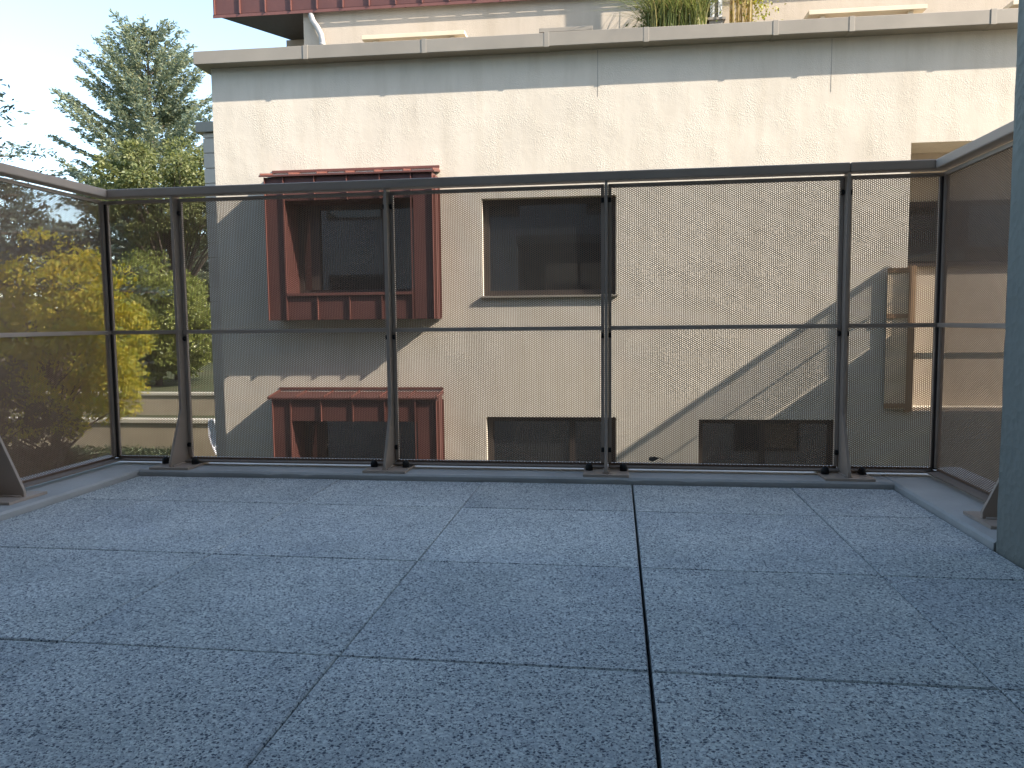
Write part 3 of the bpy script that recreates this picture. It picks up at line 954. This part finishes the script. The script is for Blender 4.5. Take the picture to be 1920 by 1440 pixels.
t = tag(empty("banner", (-10.15, 18.0, GROUND)), "white tapered cloth banner standing beside the corner of the main wall", "banner")
bv, bf = [], []
for k in range(13):
    s = k / 12
    z = .86 + .90 * s
    w = .02 + .115 * math.sin(min(1, s * 1.25) * math.pi / 2) * (1 if s < .85 else 1 - (s - .85) * 2.2)
    cx = .12 - .16 * s + .05 * s * s
    for q in range(5):
        a = (q - 2) / 2
        bv.append((cx + a * w, .05 * math.sin(a * 2.2 + s * 3), z))
    if k:
        for q in range(4):
            bf.append(((k-1)*5+q, (k-1)*5+q+1, k*5+q+1, k*5+q))
o = MB().add(bv, bf).build("cloth", MAT['white_cloth'], t, smooth=True)
sm = o.modifiers.new("thickness", 'SOLIDIFY'); sm.thickness = .012
MB().tube([(.14, .07, 0), (.10, .07, .9), (.0, .07, 1.76)], .013, 6).build("pole", MAT['bark'], t)
MB().lathe([(.16, 0), (.16, .03), (.03, .06)], (.14, .07, 0), 14).build("base", MAT['white'], t)
t = tag(empty("blue_banner", (-9.78, 17.9, GROUND)), "small blue cloth on a pole right of the white banner", "banner")
MB().box(-.10, .05, -.006, .006, 1.28, 1.62).build("cloth", MAT['blue'], t)
MB().tube([(.06, 0, 0), (.06, 0, 1.66)], .012, 6).build("pole", MAT['bark'], t)

# ================================================================== TREES
def lop_fir(az, t, r):
    return .60 + .40 * min(1.0, t * 2.2) if t < .45 else 1.0
conifer("fir_tree", "tall blue green fir rising above the left corner of the railing", (-22.3, 35.2, -1.7), 14.75, 5.5, 'fir', 41,
        z_low=3.0, n_whorl=30, rise=.30, droop_low=.02, needle=.17, dens=2.1, power=.56, lop=lop_fir, trunk_r=.3)
broad_tree("leafy_tree", "yellow green broadleaf tree in front of the tall fir", (-18.6, 30.5, -1.8), 8.1, 3.3, 3.6, 80, 420, .15, 'green', 43, trunk_r=.2, clump_r=(.45, .85))
conifer("cedar_tree", "dark cedar reaching in from the left edge with flat branches", (-15.6, 14.6, GROUND), 7.7, 5.6, 'cedar', 45,
        z_low=5.2, n_whorl=13, rise=.03, droop_low=.06, needle=.13, dens=1.0, power=1.0, trunk_r=.28)
broad_tree("laurel_bush", "big glossy green bush behind the garden walls right of the yellow tree", (-18.3, 28.6, -1.9), 3.2, 2.7, -1.8, 130, 330, .14, 'laurel', 47, cat="bush", trunk_r=.12, clump_r=(.4, .8))
broad_tree("yellow_tree", "golden yellow tree leaning behind the left railing panel", (-13.7, 17.0, GROUND), 2.7, 2.5, -2.3, 150, 330, .10, 'yellow', 49, trunk_r=.11, clump_r=(.3, .62))
broad_tree("brown_shrub", "dull brown shrub at the bottom of the left railing panel", (-11.9, 12.6, GROUND), .15, 1.5, -3.2, 80, 300, .08, 'brown', 51, cat="shrub", trunk_r=.07, clump_r=(.25, .5))
bk = [((-31.5, 44, -1.6), 7.6, 3.9, 52), ((-26.0, 42, -1.6), 6.2, 3.6, 53), ((-37.5, 43, -1.6), 9.5, 4.2, 54), ((-21.0, 43, -1.6), 6.6, 3.4, 55), ((-44, 42, -1.6), 8.0, 4.2, 56), ((-16.5, 44, -1.6), 6.0, 3.4, 57)]
labels = ["dark tree behind the yellow tree in the left railing panel", "dark tree left of the fir trunk behind the railing corner", "tall dark tree seen through the left railing panel", "dark tree behind the leafy tree beside the siding building", "dark tree at the far left behind the railing", "dark tree standing just behind the siding building"]
for (loc, top, rad, sd), lb in zip(bk, labels):
    broad_tree("dark_tree", lb, loc, top, rad, -.8, 70, 280, .22, 'dark', sd, group="dark trees at the back of the garden", trunk_r=.25, clump_r=(.7, 1.25))

# ================================================================== BALCONY RAILING
RY = 2.61                      # inner face of the far handrail
HX_L, HX_R = -1.84, 0.995      # inner faces of the side handrails
PW = 0.05
rail = tag(empty("balcony_railing", (-0.42, 2.66, ZK)), "bronze balcony railing of perforated sheet panels around three sides of the balcony", "railing")
ro = (0.42, -2.66, -ZK)
ZT0, ZT1 = 1.004, 1.034
def hrail(poly):
    MB().prism(poly, ZT0, ZT1).build("handrail", MAT['bronze'], rail, bevel=.004, loc=ro, seg=3)
hrail([(HX_L + .0006, RY), (0.7395, RY), (0.7395, RY + PW), (HX_L - PW + .0006, RY + PW)])
hrail([(0.7415, RY), (HX_R - .0006, RY), (HX_R + PW - .0006, RY + PW), (0.7415, RY + PW)])
hrail([(HX_L - PW, 0.61), (HX_L, 0.61), (HX_L, RY + .0004), (HX_L - PW, RY + PW - .0006)])
hrail([(HX_R, 1.874), (HX_R + PW, 1.874), (HX_R + PW, RY + PW - .0006), (HX_R, RY + .0004)])

# perforated sheet: hexagonal pitch, every hole is a real hole through the sheet
PITCH, RH, TK = 0.0070, 0.00272, 0.0010
def sheet_mesh(width, height):
    cw = PITCH * math.sqrt(3) / 2
    nc, nr = int(width / cw) + 1, int(height / PITCH) + 1
    ii, jj = np.meshgrid(np.arange(nc), np.arange(nr), indexing='ij')
    cx = (ii * cw).ravel(); cz = (jj * PITCH + (ii % 2) * PITCH / 2).ravel()
    cx = cx - (nc - 1) * cw / 2; cz = cz - (nr - .5) * PITCH / 2 + PITCH / 4
    ang = np.arange(6) * math.pi / 3
    R6 = PITCH / math.sqrt(3)
    n = len(cx)
    v = np.empty((n, 18, 3))
    v[:, 0:6, 0] = cx[:, None] + R6 * np.cos(ang); v[:, 0:6, 2] = cz[:, None] + R6 * np.sin(ang); v[:, 0:6, 1] = 0
    v[:, 6:12, 0] = cx[:, None] + RH * np.cos(ang); v[:, 6:12, 2] = cz[:, None] + RH * np.sin(ang); v[:, 6:12, 1] = 0
    v[:, 12:18] = v[:, 6:12]; v[:, 12:18, 1] = TK
    f = np.empty((n, 12, 4), dtype=np.int64)
    base = (np.arange(n) * 18)[:, None]
    for k in range(6):
        m = (k + 1) % 6
        f[:, k] = base + np.array([k, m, 6 + m, 6 + k])
        f[:, 6 + k] = base + np.array([6 + k, 6 + m, 12 + m, 12 + k])
    me = mesh_np("perforated_sheet", v.reshape(-1, 3), f.reshape(-1, 4), MAT['bronze_sheet'])
    return me
SHEET_Z0, SHEET_Z1, MID0, MID1 = 0.046, 0.988, 0.506, 0.520
hL = MID0 - SHEET_Z0 + .008
hU = SHEET_Z1 - MID1 + .006
hS = max(hL, hU)
sheets = {}
def get_sheet(w):
    if w not in sheets:
        sheets[w] = sheet_mesh(w, hS)
    return sheets[w]

def panel(centre, rz, width, key_width):
    """one panel: thin frame, mid rail, two perforated sheets (upper and lower)"""
    h = width / 2
    p = MB()
    p.box(-h, h, -.006, .006, .986, .998)                      # top bar
    p.box(-h, -h + .011, -.004, .010, SHEET_Z0, .986)          # edge angles
    p.box(h - .011, h, -.004, .010, SHEET_Z0, .986)
    o = p.build("mesh_panel", MAT['bronze'], rail, loc=(centre[0] + ro[0], centre[1] + ro[1], ro[2]))
    o.rotation_euler = (0, 0, rz)
    MB().box(-h, h, -.010, .002, MID0, MID1).build("mid_rail", MAT['bronze'], o, bevel=.0015)
    b = MB()
    b.box(-h, h, -.035, .004, .032, .037); b.box(-h, h, .0045, .009, .032, SHEET_Z0 - .002)
    b.build("bottom_rail", MAT['bronze_dull'], o)
    me = get_sheet(key_width)
    for zc in ((SHEET_Z0 + MID0) / 2, (SHEET_Z1 + MID1) / 2):
        link("perforated_sheet", me, o, loc=(0, .001, zc))
    return o
PY = 2.652
posts = [-1.594, -0.796, -0.034, 0.739]
LX, RX = -1.882, 1.037
edges = [LX] + posts + [RX]
for a, b in zip(edges, edges[1:]):
    a2 = a + (.007 if a in posts else .002); b2 = b - (.007 if b in posts else .002)
    w = b2 - a2
    panel(((a2 + b2) / 2, PY), 0, w, .775 if w > .5 else .292)
side_y = [2.05, 1.29, 0.62]
for a, b in zip([PY - .003] + side_y, side_y):
    w = a - b - .014
    panel((LX, (a + b) / 2), math.pi / 2, w, .775 if w > .7 else .592)
panel((RX, (PY - .003 + 2.05) / 2), -math.pi / 2, PY - .003 - 2.05 - .014, .592)
panel((RX, (2.05 + 1.873) / 2), -math.pi / 2, 2.05 - 1.873 - .014, .16)

# posts: flat blades with a flared foot, welded to a base plate held by two capped bolts
def make_post():
    prof = [(.0, .008), (.0, .984), (-.012, .984), (-.048, .984), (-.048, .205), (-.124, .036), (-.128, .026), (-.128, .008)]
    blade = MB().prism(prof[::-1], -.005, .005, axis='x').build("post", MAT['bronze'], rail, bevel=.0012)
    MB().box(-.076, .076, -.140, .005, 0, .0085).build("base_plate", MAT['bronze'], blade, bevel=.001)
    for s in (-1, 1):
        cap = [(.0125, 0), (.0125, .012), (.0112, .018), (.0075, .0228), (.002, .0245)]
        MB().lathe(cap, (s * .058, -.062, .0087), 14).build("bolt_cap", MAT['black'], blade, smooth=True)
    for z in (.925, .468, .072):
        MB().tube([(-.017, -.016, z), (-.0075, -.016, z)], .0085, 10).add([], []).build("clamp_bolt", MAT['black'], blade)
        MB().tube([(.0075, -.016, z), (.017, -.016, z)], .0085, 10).build("clamp_bolt", MAT['black'], blade)
    weld = MB().tube([(-.008, -.12, .010), (-.008, -.02, .010)], .004, 6).tube([(.008, -.12, .010), (.008, -.02, .010)], .004, 6)
    weld.build("weld", MAT['bronze'], blade, smooth=True)
    return blade
post0 = make_post()
spots = [((x, 2.662, ZK), 0) for x in posts] + [((LX - .01, y, ZK), math.pi / 2) for y in side_y[:2]] + [((RX + .01, 2.05, ZK), -math.pi / 2)]
for i, (p, rz) in enumerate(spots):
    o = post0 if i == 0 else copy_tree(post0, rail)
    o.location = (p[0] + ro[0], p[1] + ro[1], p[2] + ro[2]); o.rotation_euler = (0, 0, rz)
# corner angles where the panels meet
MB().box(LX - .006, LX + .010, PY - .010, PY + .008, .04, .985).build("corner_angle", MAT['frame'], rail, loc=ro)
MB().box(RX - .010, RX + .006, PY - .010, PY + .008, .04, .985).build("corner_angle", MAT['frame'], rail, loc=ro)

# dry leaf on the bottom rail
t = tag(empty("dry_leaf", (.128, 2.625, .058)), "small dark dry leaf lying on the bottom rail right of the third post", "leaf")
v = [(-.018, -.006, .004), (-.006, -.012, .0), (.008, -.008, .006), (.020, .0, .012), (.010, .008, .008), (-.004, .010, .010), (-.016, .004, .013), (0, 0, .016)]
o = MB().add(v, [(0,1,7),(1,2,7),(2,3,7),(3,4,7),(4,5,7),(5,6,7),(6,0,7)]).build("leaf_blade", MAT['dead'], t)
sm = o.modifiers.new("thickness", 'SOLIDIFY'); sm.thickness = .001
MB().tube([(.018, 0, .012), (.032, .003, .004)], .0012, 5).build("stalk", MAT['dead'], t)
